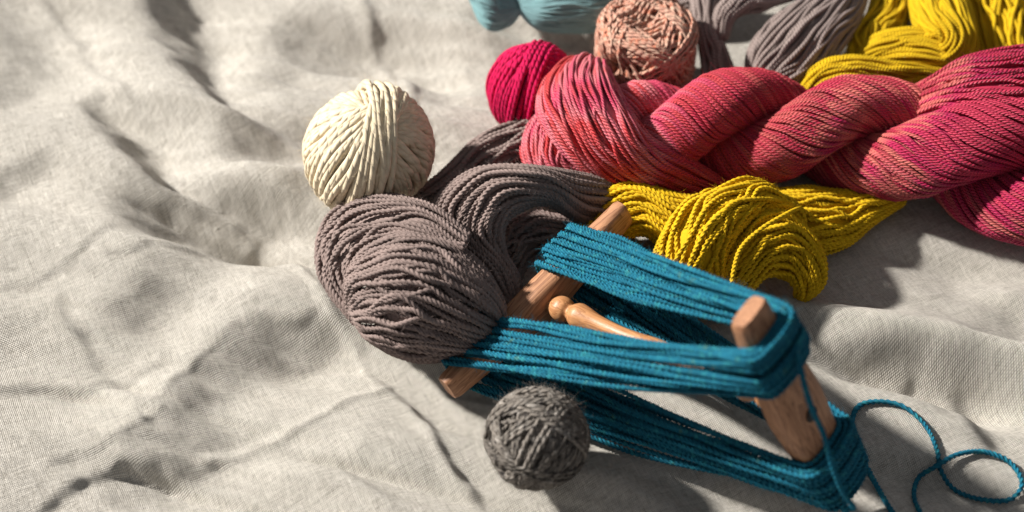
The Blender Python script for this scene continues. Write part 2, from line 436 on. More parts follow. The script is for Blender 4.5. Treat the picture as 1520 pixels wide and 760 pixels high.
def make_cloth():
    def axis(lo, hi, step, ext):
        core = np.arange(lo, hi, step)
        e = np.cumsum(step * 1.18 ** np.arange(1, 40)); e = e[e < ext]
        return np.concatenate([lo - e[::-1], core, hi - step + e])
    xs = axis(-34, 34, 0.16, 40); ys = axis(-19, 28, 0.15, 40)
    X, Y = np.meshgrid(xs, ys)
    Z = cloth_height(X, Y)
    V = np.stack([X, Y, Z], -1).reshape(-1, 3)
    nx, ny = len(xs), len(ys)
    i = np.arange(ny - 1)[:, None] * nx + np.arange(nx - 1)[None]
    Q = np.stack([i, i + 1, i + nx + 1, i + nx], -1).reshape(-1, 4)
    m, nt, bs = new_mat('natural_linen')
    L = nt.links.new
    tc = nt.nodes.new('ShaderNodeTexCoord')
    mp = nt.nodes.new('ShaderNodeMapping'); mp.inputs['Rotation'].default_value = (0, 0, math.radians(-25))
    L(tc.outputs['Object'], mp.inputs['Vector'])
    def streak(sx, sy, det=2, off=0.0):
        q = nt.nodes.new('ShaderNodeMapping'); q.inputs['Scale'].default_value = (sx, sy, 1); q.inputs['Location'].default_value = (off, off * .7, 0)
        L(mp.outputs[0], q.inputs['Vector'])
        t = node(nt, 'ShaderNodeTexNoise'); t.inputs['Scale'].default_value = 1; t.inputs['Detail'].default_value = det
        L(q.outputs[0], t.inputs['Vector']); return t.outputs['Fac']
    sp = nt.nodes.new('ShaderNodeSeparateXYZ')
    # threads wander a little
    nw = node(nt, 'ShaderNodeTexNoise'); nw.inputs['Scale'].default_value = 40; L(mp.outputs[0], nw.inputs['Vector'])
    ms = nt.nodes.new('ShaderNodeVectorMath'); ms.operation = 'SCALE'; ms.inputs['Scale'].default_value = 0.0016
    L(nw.outputs['Color'], ms.inputs[0])
    av = nt.nodes.new('ShaderNodeVectorMath'); av.operation = 'ADD'; L(mp.outputs[0], av.inputs[0]); L(ms.outputs[0], av.inputs[1])
    L(av.outputs[0], sp.inputs[0])
    F = math.pi / 0.00088
    wx = math_node(nt, 'SINE', math_node(nt, 'MULTIPLY', sp.outputs[0], F))
    wy = math_node(nt, 'SINE', math_node(nt, 'MULTIPLY', sp.outputs[1], F))
    ax_ = math_node(nt, 'MULTIPLY', math_node(nt, 'ABSOLUTE', wx), math_node(nt, 'MULTIPLY_ADD', streak(1100, 60, 1), 1.2, 0.2))
    ay_ = math_node(nt, 'MULTIPLY', math_node(nt, 'ABSOLUTE', wy), math_node(nt, 'MULTIPLY_ADD', streak(60, 1100, 1, 5), 1.2, 0.2))
    weave = math_node(nt, 'MULTIPLY', ax_, ay_)
    slub = math_node(nt, 'ADD', streak(380, 45, 3, 2), streak(70, 380, 3, 9))
    slub2 = math_node(nt, 'ADD', streak(800, 190, 2, 3), streak(190, 800, 2, 8))
    tone = math_node(nt, 'ADD', math_node(nt, 'MULTIPLY', slub, 0.20), math_node(nt, 'MULTIPLY', slub2, 0.30))
    tone = math_node(nt, 'ADD', tone, math_node(nt, 'MULTIPLY', weave, 0.6))  # weave gaps darkened in the colour, standing in for shade between threads
    gr = node(nt, 'ShaderNodeTexNoise'); gr.inputs['Scale'].default_value = 850; gr.inputs['Detail'].default_value = 1; L(mp.outputs[0], gr.inputs['Vector'])
    tone = math_node(nt, 'ADD', tone, math_node(nt, 'MULTIPLY_ADD', gr.outputs['Fac'], 0.22, -0.28))
    c = ramp(nt, tone, [(0.25, (0.26, 0.242, 0.21)), (0.50, (0.54, 0.51, 0.46)), (0.74, (0.74, 0.71, 0.655))])
    L(c, bs.inputs['Base Color'])
    bs.inputs['Roughness'].default_value = .9
    bs.inputs['Specular IOR Level'].default_value = .15
    bs.inputs['Sheen Weight'].default_value = .15
    hg = math_node(nt, 'ADD', math_node(nt, 'MULTIPLY', weave, 1.0), math_node(nt, 'MULTIPLY', slub2, .5))
    hg = math_node(nt, 'ADD', hg, math_node(nt, 'MULTIPLY', slub, .2))
    bp = nt.nodes.new('ShaderNodeBump'); bp.inputs['Strength'].default_value = 1.0; bp.inputs['Distance'].default_value = .0008
    L(hg, bp.inputs['Height']); L(bp.outputs[0], bs.inputs['Normal'])
    o = mesh_object('linen_cloth', V, Q, None, m)
    o['kind'] = 'structure'
    return o
make_cloth()

# ------------------------------------------------------------------ balls
def cube_index(d, R):
    a = np.abs(d); ax = np.argmax(a, 1)
    face = ax * 2 + (d[np.arange(len(d)), ax] > 0)
    m = a[np.arange(len(d)), ax]
    o = np.array([[1, 2], [0, 2], [0, 1]])[ax]
    u = d[np.arange(len(d)), o[:, 0]] / m; v = d[np.arange(len(d)), o[:, 1]] / m
    # equal-angle cells
    u = np.arctan(u) / (math.pi / 4); v = np.arctan(v) / (math.pi / 4)
    iu = np.clip(((u + 1) / 2 * R).astype(int), 0, R - 1); iv = np.clip(((v + 1) / 2 * R).astype(int), 0, R - 1)
    return face * R * R + iu * R + iv

def ball(root, centre, R, r, mat, bands, scale=(1, 1, 1), rot=None, warp=None, grow=0.75, depth=9.0, name='strand', wob=0.25, **kw):
    """bands: list of (normal, [offsets], jitter); strands laid one over the other on a growing height map"""
    RES = int(2 * R / r * 1.6) + 8
    hm = np.full(6 * RES * RES, R - r * (depth + 2.5))
    scale = np.array(scale, float)
    centre = np.array(centre, float)
    for bi, (normal, offs, jit) in enumerate(bands):
        cap = R - r - depth * r * (1 - bi / max(len(bands) - 1, 1))
        nn = nrm(normal)
        for off in offs:
            nv = nrm(nn + rng.normal(0, jit, 3))
            e1 = nrm(np.cross(nv, [0.31, 0.2, 0.93])); e2 = np.cross(nv, e1)
            N = int(2 * math.pi * R / (r * 0.9))
            a = np.linspace(0, 2 * math.pi, N, endpoint=False)
            c = off / R + wob * r / R * spline(None, np.concatenate([(w := rng.normal(size=9)), w[:1]])[:, None], N)[:, 0]
            d = nrm(e1 * np.cos(a)[:, None] + e2 * np.sin(a)[:, None] + nv * c[:, None])
            side = nv
            hs = []
            for q in (-0.7, 0, 0.7):
                hs.append(hm[cube_index(nrm(d + side * (q * r / R)), RES)])
            h = np.max(hs, 0)
            h = np.maximum(h, (np.roll(h, 1) + np.roll(h, -1)) / 2)
            k = 7; ker = np.hanning(k + 2)[1:-1]; ker /= ker.sum()
            hp = np.concatenate([h[-k:], h, h[:k]]); hp = np.convolve(hp, ker, 'same')[k:-k]
            rad = np.minimum(hp + r * grow, cap + rng.normal(0, .08) * r)
            for q in np.linspace(-1.1, 1.1, 9):
                idx = cube_index(nrm(d + side * (q * r / R)), RES)
                top = rad + r * math.sqrt(max(0, 1 - min(1, q * q)))*0.9 - r * 0.15
                np.maximum.at(hm, idx, top)
            pts = d * rad[:, None]
            if warp: pts = warp(pts, R)
            pts = pts * scale + centre
            pts = np.concatenate([pts, pts[:1]])
            STR.append((pts, d, rad))
    hmax = hm
    out = 0
    global_strs = STR[:]; STR.clear()
    # keep only windings that still show somewhere on top
    for pts, d, rad in global_strs:
        vis = (rad + r * 0.75) >= hm[cube_index(d, RES)] - r * 0.25
        if vis.mean() < 0.12: continue
        p = pts.copy(); p[:, 2] = np.maximum(p[:, 2], r * 0.6)
        yarn(name, p, r, mat, root, thin=False, **kw); out += 1
    # core
    n = 24
    th = np.linspace(0, math.pi, n + 1); ph = np.linspace(0, 2 * math.pi, 2 * n + 1)
    T_, F_ = np.meshgrid(th, ph, indexing='ij')
    D = np.stack([np.sin(T_) * np.cos(F_), np.sin(T_) * np.sin(F_), np.cos(T_)], -1)
    V = D.reshape(-1, 3) * (R - r * (depth + 1.0))
    if warp: V = warp(V, R)
    V = V * scale + centre; V[:, 2] = np.maximum(V[:, 2], 0.05)
    i = np.arange(n)[:, None] * (2 * n + 1) + np.arange(2 * n)[None]
    Q = np.stack([i, i + 2 * n + 1, i + 2 * n + 2, i + 1], -1).reshape(-1, 4)
    mesh_object('core', V, Q, np.zeros((len(Q), 4, 2)), mat, root)
    return out
STR = []

def axis_dir(sx, sy, sf):
    """direction from screen right / up / towards the camera"""
    return nrm(RGT * sx + UPV * sy - FWD * sf)

def precess(axis, tilt, nb, k, w, jit, start=0, turns=1.0, tjit=0.0, stepang=None, last=None):
    axis = nrm(axis); e1 = nrm(np.cross(axis, [0.2, 0.9, 0.3]))
    if last is not None: e1 = nrm(last - axis * np.dot(last, axis)); start = -2 * math.pi * turns * (nb - 1) / nb
    e2 = np.cross(axis, e1)
    out = []
    for i in range(nb):
        a = start + (2 * math.pi * turns * i / nb if stepang is None else stepang * i)
        tl = tilt + rng.normal(0, tjit)
        n = axis * math.sin(tl) + (e1 * math.cos(a) + e2 * math.sin(a)) * math.cos(tl)
        out.append((n, (np.arange(k) - (k - 1) / 2) * w, jit))
    return out

def ball_px(px, py, rpx, z=None):
    """centre and radius (cm) of a ball seen at (px, py) with radius rpx that rests on the cloth"""
    R = 2.0
    for _ in range(8):
        c = P(px, py, R if z is None else z)
        R = rpx * 36 / W / LENS * (c - CAM).dot(FWD)
    return c, R

# cream ball
t = thing('yarn_ball', 'large cream wool ball with a sunken centre hole, alone at left beside the taupe yarn', 'yarn ball', group='yarn balls on the linen cloth')
c, R = ball_px(548, 229, 106)
c[2] += 0.25
r = 0.19
ax = axis_dir(0.10, 0.62, 0.78)
bands = [(nrm(rng.normal(size=3)), (np.arange(4) - 1.5) * r * 2, 0.02) for _ in range(10)]
bands += precess(ax, math.radians(13), 40, 4, r * 2.0, 0.015, turns=1.3, tjit=.04, last=axis_dir(-.9, .1, 0.4))
ball(t, c, R, r, M['cream'], bands, plies=2, lobed=False, sides=8, step=0.2, wob=.7, fuzz=8, fuzz_len=0.5, fuzz_r=.005)

# grey ball
t = thing('yarn_ball', 'small fuzzy charcoal grey wool ball in front of the wooden yarn winder', 'yarn ball', group='yarn balls on the linen cloth')
c, R = ball_px(797, 653, 80)
c[2] += 0.1
r = 0.105
bands = [(nrm(rng.normal(size=3)), (np.arange(3) - 1) * r * 2.0 + rng.normal(0, .5), 0.05) for _ in range(95)]
ball(t, c, R, r, M['grey'], bands, plies=2, lobed=False, sides=5, step=0.2, fuzz=7, fuzz_len=0.45, fuzz_r=.0045, wild=1.2)

# magenta ball
t = thing('yarn_ball', 'bright magenta wool ball tucked behind the left end of the red skein', 'yarn ball', group='yarn balls on the linen cloth')
c, R = ball_px(790, 131, 73)
r = 0.15
ax = axis_dir(0.30, 0.62, 0.72)
bands = [(nrm(rng.normal(size=3)), (np.arange(4) - 1.5) * r * 2, 0.02) for _ in range(10)]
bands += precess(ax, math.radians(13), 24, 5, r * 2.0, 0.02, turns=1.5, tjit=.06, last=axis_dir(.9, -.1, 0.3))
ball(t, c, R, r, M['magenta'], bands, plies=2, lobed=False, step=0.16, fuzz=1.5, fuzz_len=.4, fuzz_r=.004)

# pink tweed ball: squat with a flat spiral top
t = thing('yarn_ball', 'dusty pink tweed yarn ball with a flat top, standing behind the red skein', 'yarn ball', group='yarn balls on the linen cloth')
c, R = ball_px(958, 74, 79)
r = 0.10
bands = []
def cake(p, R):
    q = p / R
    h = np.sqrt(q[:, 0] ** 2 + q[:, 1] ** 2)[:, None]
    k = 1 + 0.16 * np.clip(1 - np.abs(q[:, 2:3]) , 0, 1) * 0 + 0.20 * np.clip(h, 0, 1) * np.clip(np.abs(q[:, 2:3]), 0, .8)
    z = np.tanh(q[:, 2:3] * 1.5) / np.tanh(1.5) * .92 - .14 * np.exp(-(h / .3) ** 2) * (q[:, 2:3] > 0)
    return np.concatenate([q[:, :2] * k, z], 1) * R
for _ in range(34):
    a = rng.uniform(0, 2 * math.pi); tl = rng.uniform(0.25, 1.25)
    n = np.array([math.cos(a) * math.cos(tl), math.sin(a) * math.cos(tl), math.sin(tl)])
    bands.append((n, (np.arange(6) - 2.5) * r * 1.8, .06))
ball(t, c, R, r, M['pink'], bands, scale=(1.0, 1.0, .95), warp=cake, plies=2, lobed=False, sides=5, step=0.22, fuzz=2.5, fuzz_len=.4, fuzz_r=.004)

# ------------------------------------------------------------------ lofted hanks
def hank(root, stations, n, r, mat, lift=None, flip=1, under=1, jit=0.5, dens=None, name='strand', ends=0.0, full=False, core=True, bulgepow=1.0, wander=0.0, N=90, zoff=0.0, **kw):
    """stations: (ax, ay, az, bx, by, bz, lift) - two edges of a bundle and how far it bulges between them (cm)"""
    S = np.array([[*P(s[0], s[1], s[2] + zoff), *P(s[3], s[4], s[5] + zoff), s[6] if len(s) > 6 else (lift or 1.0)] for s in stations])
    C = spline(None, S, N)
    A, B, Lf = C[:, 0:3], C[:, 3:6], C[:, 6]
    mid = (A + B) / 2
    tg = nrm(np.gradient(mid, axis=0))
    nr = -nrm(np.cross(tg, B - A)) * flip
    for _ in range(3):
        nr[1:-1] = nrm(nr[:-2] + nr[1:-1] * 2 + nr[2:])
    def layer(cnt, depth, off, wrap):
        for i in range(cnt):
            f = (i + 0.5 + off) / cnt
            a0 = -wrap + f * (math.pi + 2 * wrap)
            if wrap == 0 or bulgepow: a0 = a0 * 0.75 + (math.acos(np.clip(1 - 2 * f, -1, 1))) * 0.25
            a = a0 + smooth_noise(N, 7) * jit * 1.9 / cnt + wander * smooth_noise(N, 5) * 3 / cnt + smooth_noise(N, 16) * .5 / cnt
            s = 0.5 - 0.5 * np.cos(a)
            sa = np.sin(a)
            lf = np.where(sa > 0, np.abs(sa) ** bulgepow, sa * .55) * Lf
            dp = depth + rng.uniform(0, .5) * r * jit + smooth_noise(N, 9) * jit * r * 0.45
            pts = A * (1 - s)[:, None] + B * s[:, None] + nr * (lf - dp)[:, None]
            e0 = int(rng.uniform(0, ends) * N); e1 = N - int(rng.uniform(0, ends) * N)
            q = np.array(pts[e0:e1]); q[:, 2] = np.maximum(q[:, 2], r * 0.9)
            yarn(name, q, r * rng.uniform(.93, 1.07), mat, root, **kw)
    layer(n, r, 0, 0.22)
    for u in range(under):
        layer(max(n - 2, 2), r * (2.4 + 1.5 * u), 0.3 - 0.3 * u, 0)
    if core:
        K = 9
        ss = np.linspace(0.08, 0.92, K)
        V = []
        for s in ss:
            lf = math.sqrt(max(1 - (2 * s - 1) ** 2, 0)) ** bulgepow * Lf
            V.append(A * (1 - s) + B * s + nr * (lf - r * 3.2)[:, None])
        for s in ss[::-1]:
            V.append(A * (1 - s) + B * s - nr * (Lf * .1 * math.sqrt(max(1 - (2 * s - 1) ** 2, 0)))[:, None] - nr * r * 3.3)
        V = np.stack(V, 1); m = V.shape[1]
        V = V.reshape(-1, 3); V[:, 2] = np.maximum(V[:, 2], 0.05)
        i = np.arange(N - 1)[:, None] * m; j = np.arange(m)[None]; j1 = (j + 1) % m
        Q = np.stack([i + j, i + j1, i + m + j1, i + m + j], -1).reshape(-1, 4)
        mesh_object('core', V, Q, np.zeros((len(Q), 4, 2)), mat, root)

# ---- taupe ball and skein
TK = dict(plies=3, pitch=0.80, fuzz=5, fuzz_len=.32, fuzz_r=.0055)
t = thing('yarn_ball', 'taupe wool ball of coarse loose windings between the cream ball and the wooden winder', 'yarn ball', group='yarn balls on the linen cloth')
c, R = ball_px(628, 444, 98)
r = 0.145
ax = axis_dir(-0.72, 0.02, 0.62)
bands = [(nrm(rng.normal(size=3)), (np.arange(3) - 1) * r * 2, 0.02) for _ in range(6)]
bands += precess(ax, math.radians(14), 26, 6, r * 2.1, 0.02, start=0.4, turns=1.0, tjit=.05)
ball(t, c, R - .55, r, M['taupe'], bands, scale=(1.05, 1, .96), depth=7, wob=.5, plies=3, lobed=False, step=.25)
hank(t, [(512, 452, 2.6, 528, 478, 2.0, .6), (517, 405, 3.6, 545, 500, 1.6, 1.6), (548, 365, 4.6, 570, 518, 1.4, 2.6), (605, 345, 5.2, 600, 531, 1.2, 3.3), (670, 360, 5.0, 634, 537, 1.2, 3.2), (722, 402, 4.4, 672, 528, 1.4, 2.4), (750, 455, 3.0, 712, 505, 1.4, 1.2)],
     32, .155, M['taupe'], flip=1, jit=1.2, wander=.35, core=False, **TK)
hank(t, [(700, 350, 4.5, 690, 372, 5.5, .5), (625, 305, 4.2, 630, 350, 5.6, .9), (548, 292, 3.4, 570, 352, 5.0, 1.0), (492, 322, 2.6, 535, 372, 4.4, 1.0),
         (474, 372, 2.0, 522, 402, 4.0, .9), (494, 430, 1.4, 530, 440, 3.6, .7), (530, 482, .8, 545, 470, 3.2, .5)], 14, .155, M['taupe'], flip=-1, jit=1.5, wander=.5, **TK)

t = thing('yarn_skein', 'loose taupe skein folded in an arch from under the red skein to the taupe ball', 'yarn skein', group='loose yarn skeins on the linen cloth')
hank(t, [(910, 270, 3.0, 905, 330, 1.2, .9), (850, 258, 4.6, 862, 330, 2.0, 1.3), (780, 247, 5.4, 812, 302, 4.0, 1.4), (710, 252, 5.0, 765, 312, 4.4, 1.3), (655, 285, 4.2, 745, 338, 3.8, 1.1),
         (640, 325, 3.4, 748, 370, 2.8, .9), (655, 365, 3.0, 765, 400, 2.0, .7), (700, 410, 2.6, 775, 425, 1.6, .5), (745, 450, 1.4, 770, 455, 1.0, .4)], 28, .155, M['taupe'], flip=-1, jit=1.1, wander=.25, N=120, **TK)
hank(t, [(735, 372, .6, 770, 415, .3, .5), (748, 340, 1.6, 790, 385, .4, .7), (790, 322, 2.2, 830, 360, .6, .8), (840, 322, 2.0, 860, 352, .6, .8), (900, 320, 1.4, 900, 345, .5, .6)], 11, .155, M['taupe'], flip=1, jit=1.2, **TK)  # underside strands of the arch, a bundle added to darken the hollow
hank(t, [(590, 300, 1.0, 640, 330, 1.0, .5), (650, 262, 1.6, 690, 290, 1.4, .9), (700, 215, 1.8, 740, 265, 1.5, 1.3), (760, 185, 2.0, 790, 245, 1.7, 1.3), (830, 160, 2.0, 850, 235, 1.6, 1.2), (900, 150, 1.8, 920, 220, 1.5, 1)], 14, .155, M['taupe'], flip=1, jit=1.1, **TK)

# ---- mustard skein, front
YK = dict(plies=3, pitch=0.82, fuzz=5, fuzz_len=.32, fuzz_r=.0055)
t = thing('yarn_skein', 'loose mustard yellow skein spilling out in folds in front of the red skein', 'yarn skein', group='loose yarn skeins on the linen cloth')
hank(t, [(800, 400, .8, 850, 420, .6, .4), (835, 365, 1.0, 880, 400, .8, .7), (866, 318, 1.8, 905, 372, 1.4, 1.0), (896, 280, 2.4, 930, 350, 2.2, 1.3), (945, 277, 2.6, 960, 345, 2.4, 1.4), (1000, 290, 2.6, 1000, 372, 2.2, 1.3), (1060, 300, 2.4, 1060, 380, 2.0, 1.0)], 19, .145, M['yellow'], flip=1, jit=.8, **YK)
hank(t, [(1130, 285, 1.8, 1150, 350, 1.2, .8), (1190, 278, 1.8, 1210, 372, 1.0, 1.1), (1250, 283, 1.4, 1262, 360, .8, 1.0), (1300, 284, 1.2, 1300, 330, .8, .9), (1345, 262, .8, 1345, 300, .6, .6)], 18, .14, M['yellow'], flip=1, jit=.9, **YK)
hank(t, [(1030, 470, .8, 1110, 470, .4, .8), (1040, 425, 1.6, 1112, 440, 1.2, 1.2), (1062, 370, 3.0, 1130, 415, 1.6, 1.4), (1100, 322, 3.6, 1150, 407, 1.8, 1.5), (1155, 312, 3.4, 1168, 409, 1.8, 1.4), (1200, 345, 2.6, 1178, 418, 1.6, 1.2), (1221, 392, 1.6, 1184, 430, 1.2, 1.0), (1205, 435, .6, 1185, 446, .4, .5)], 20, .145, M['yellow'], flip=1, jit=.9, **YK)
hank(t, [(930, 420, 1.2, 1075, 470, 1.0, .9), (965, 385, 2.4, 1072, 420, 2.6, 1.3), (985, 345, 3.4, 1080, 370, 3.8, 1.4), (1012, 310, 4.0, 1100, 335, 4.4, 1.3), (1048, 290, 4.2, 1125, 312, 4.4, 1.0), (1085, 275, 4.0, 1150, 300, 4.0, .7), (1118, 270, 3.2, 1190, 320, 3.0, .5), (1135, 285, 2.2, 1200, 350, 2.0, .4)], 20, .145, M['yellow'], flip=1, jit=2.2, wander=.7, **YK)
for q in ([(990, 400, 4.2), (1030, 340, 6.0), (1075, 305, 6.6), (1120, 296, 6.4), (1165, 300, 5.2), (1205, 322, 3.6), (1222, 352, 2.0)],
          [(1085, 425, 4.4), (1098, 372, 5.6), (1130, 340, 6.2), (1168, 318, 5.8), (1190, 308, 4.6)],
          [(1000, 372, 5.0), (1020, 322, 6.0), (1042, 288, 6.0), (1060, 284, 5.4), (1075, 300, 4.8)]):
    yarn('strand', spline(None, [P(k_[0], k_[1], k_[2] - 1.5) for k_ in q], 60), .145, M['yellow'], t, **YK)

# ---- mustard skeins, back
YB = dict(plies=3, pitch=0.9, lobed=False, step=.2, jit=1.4, fuzz=1.5, fuzz_len=.3, fuzz_r=.004)
t = thing('yarn_skein', 'mustard yellow skein folded back on itself behind the middle of the red skein', 'yarn skein', group='loose yarn skeins on the linen cloth')
hank(t, [(1250, 110, 1.4, 1300, 100, 1.4, .8), (1262, 65, 2.0, 1312, 62, 2.4, .9), (1288, 20, 2.0, 1345, 30, 2.4, 1.0), (1300, -30, 1.8, 1350, -30, 2.0, 1)], 14, .125, M['yellow_back'], flip=1, **YB)
hank(t, [(1345, -60, 2.0, 1430, -60, 2.0, 1.2), (1350, -5, 3.0, 1437, -5, 3.0, 1.4), (1362, 35, 3.8, 1447, 45, 3.4, 1.4), (1385, 52, 4.2, 1446, 85, 2.8, 1.2), (1400, 50, 3.8, 1420, 110, 2.2, 1.1), (1350, 42, 3.6, 1370, 112, 2.0, 1.2), (1300, 52, 3.2, 1320, 108, 1.8, 1.0), (1270, 82, 2.2, 1270, 105, 1.6, .6)], 25, .125, M['yellow_back'], flip=-1, **YB)
hank(t, [(1180, 140, 1.5, 1200, 160, 1.2, .6), (1210, 98, 3.0, 1225, 135, 2.4, .9), (1260, 84, 3.4, 1270, 125, 2.6, 1.0), (1330, 92, 3.2, 1335, 125, 2.4, 1.0), (1400, 105, 2.4, 1400, 130, 2.0, .8)], 13, .125, M['yellow_back'], flip=1, **YB)
t = thing('yarn_skein', 'mustard yellow skein running straight down in the top right corner', 'yarn skein', group='loose yarn skeins on the linen cloth')
hank(t, [(1420, -60, 1.6, 1560, -60, 1.6, 1.4), (1432, 0, 2.2, 1560, 0, 2.2, 1.5), (1445, 50, 2.4, 1560, 50, 2.4, 1.5), (1462, 110, 2.0, 1560, 110, 2.0, 1.2)], 28, .125, M['yellow_back'], flip=-1, **YB)

# ---- grey taupe skein, back
GB = dict(plies=3, pitch=0.9, lobed=False, step=.2, fuzz=1.5, fuzz_len=.3, fuzz_r=.004)
t = thing('yarn_skein', 'warm grey skein in loose open loops behind the pink tweed ball', 'yarn skein', group='loose yarn skeins on the linen cloth')
hank(t, [(1020, -50, 3.0, 1075, -50, 3.2, .8), (1026, 0, 3.4, 1066, -5, 3.6, .8), (1034, 45, 2.8, 1066, 40, 3.0, .7), (1042, 85, 1.8, 1080, 80, 2.0, .6), (1046, 140, .8, 1098, 125, .8, .5)], 8, .15, M['greyback'], flip=-1, **GB)
hank(t, [(1060, 60, 2.6, 1080, 60, 2.4, .4), (1062, 20, 3.8, 1088, 32, 3.4, .6), (1082, -6, 4.4, 1112, 14, 4.0, .7), (1125, -28, 4.4, 1150, 6, 4.0, .8), (1180, -50, 4.0, 1200, -10, 3.8, .8)], 8, .15, M['greyback'], flip=1, **GB)
hank(t, [(1115, 150, .8, 1150, 160, .8, .6), (1108, 95, 2.0, 1168, 138, 1.6, 1.2), (1120, 58, 2.8, 1208, 112, 2.4, 1.5), (1150, 28, 3.2, 1245, 75, 3.0, 1.6), (1195, 0, 3.2, 1275, 30, 3.0, 1.5), (1235, -35, 3.0, 1290, -20, 2.8, 1.3), (1260, -80, 2, 1300, -80, 2, 1)], 21, .135, M['greyback'], flip=1, jit=1.0, **GB)
hank(t, [(985, -40, 2.0, 1000, 20, 1.6, .5), (1020, -30, 2.2, 1030, 22, 1.8, .8), (1060, -40, 2.0, 1060, 10, 1.8, .8)], 9, .15, M['greyback'], flip=1, **GB)

# ---- aqua skein, top
AK = dict(plies=2, lobed=False, step=.3, sides=5)
t = thing('yarn_skein', 'pale aqua skein of fine yarn pinched at its tie, at the top edge', 'yarn skein', group='loose yarn skeins on the linen cloth')
hank(t, [(766, -8, 3.0, 772, 14, 2.6, .3), (748, -34, 2.8, 755, 36, 1.9, 1.7), (722, -44, 2.6, 728, 42, 1.7, 2.2), (705, -32, 2.4, 708, 24, 1.8, 1.8), (702, -14, 2.2, 702, -2, 2.0, .4)], 54, .075, M['aqua'], flip=-1, jit=.8, **AK)
hank(t, [(764, -8, 3.0, 772, 14, 2.6, .3), (795, -44, 2.8, 795, 38, 1.9, 1.8), (845, -54, 2.6, 845, 46, 1.6, 2.4), (895, -40, 2.4, 900, 38, 1.7, 2.0), (925, -14, 2.2, 925, -2, 2.0, .5)], 60, .075, M['aqua'], flip=1, jit=.8, **AK)
t = thing('yarn_skein', 'dark blue skein barely in view at the top edge beside the aqua skein', 'yarn skein', group='loose yarn skeins on the linen cloth')
hank(t, [(900, -30, 1.6, 905, 8, 1.2, .6), (950, -36, 1.8, 955, 14, 1.4, 1.2), (1010, -36, 1.8, 1010, 8, 1.4, 1.2), (1060, -40, 1.4, 1060, -10, 1.2, .6)], 26, .1, M['navy'], flip=1, **AK)

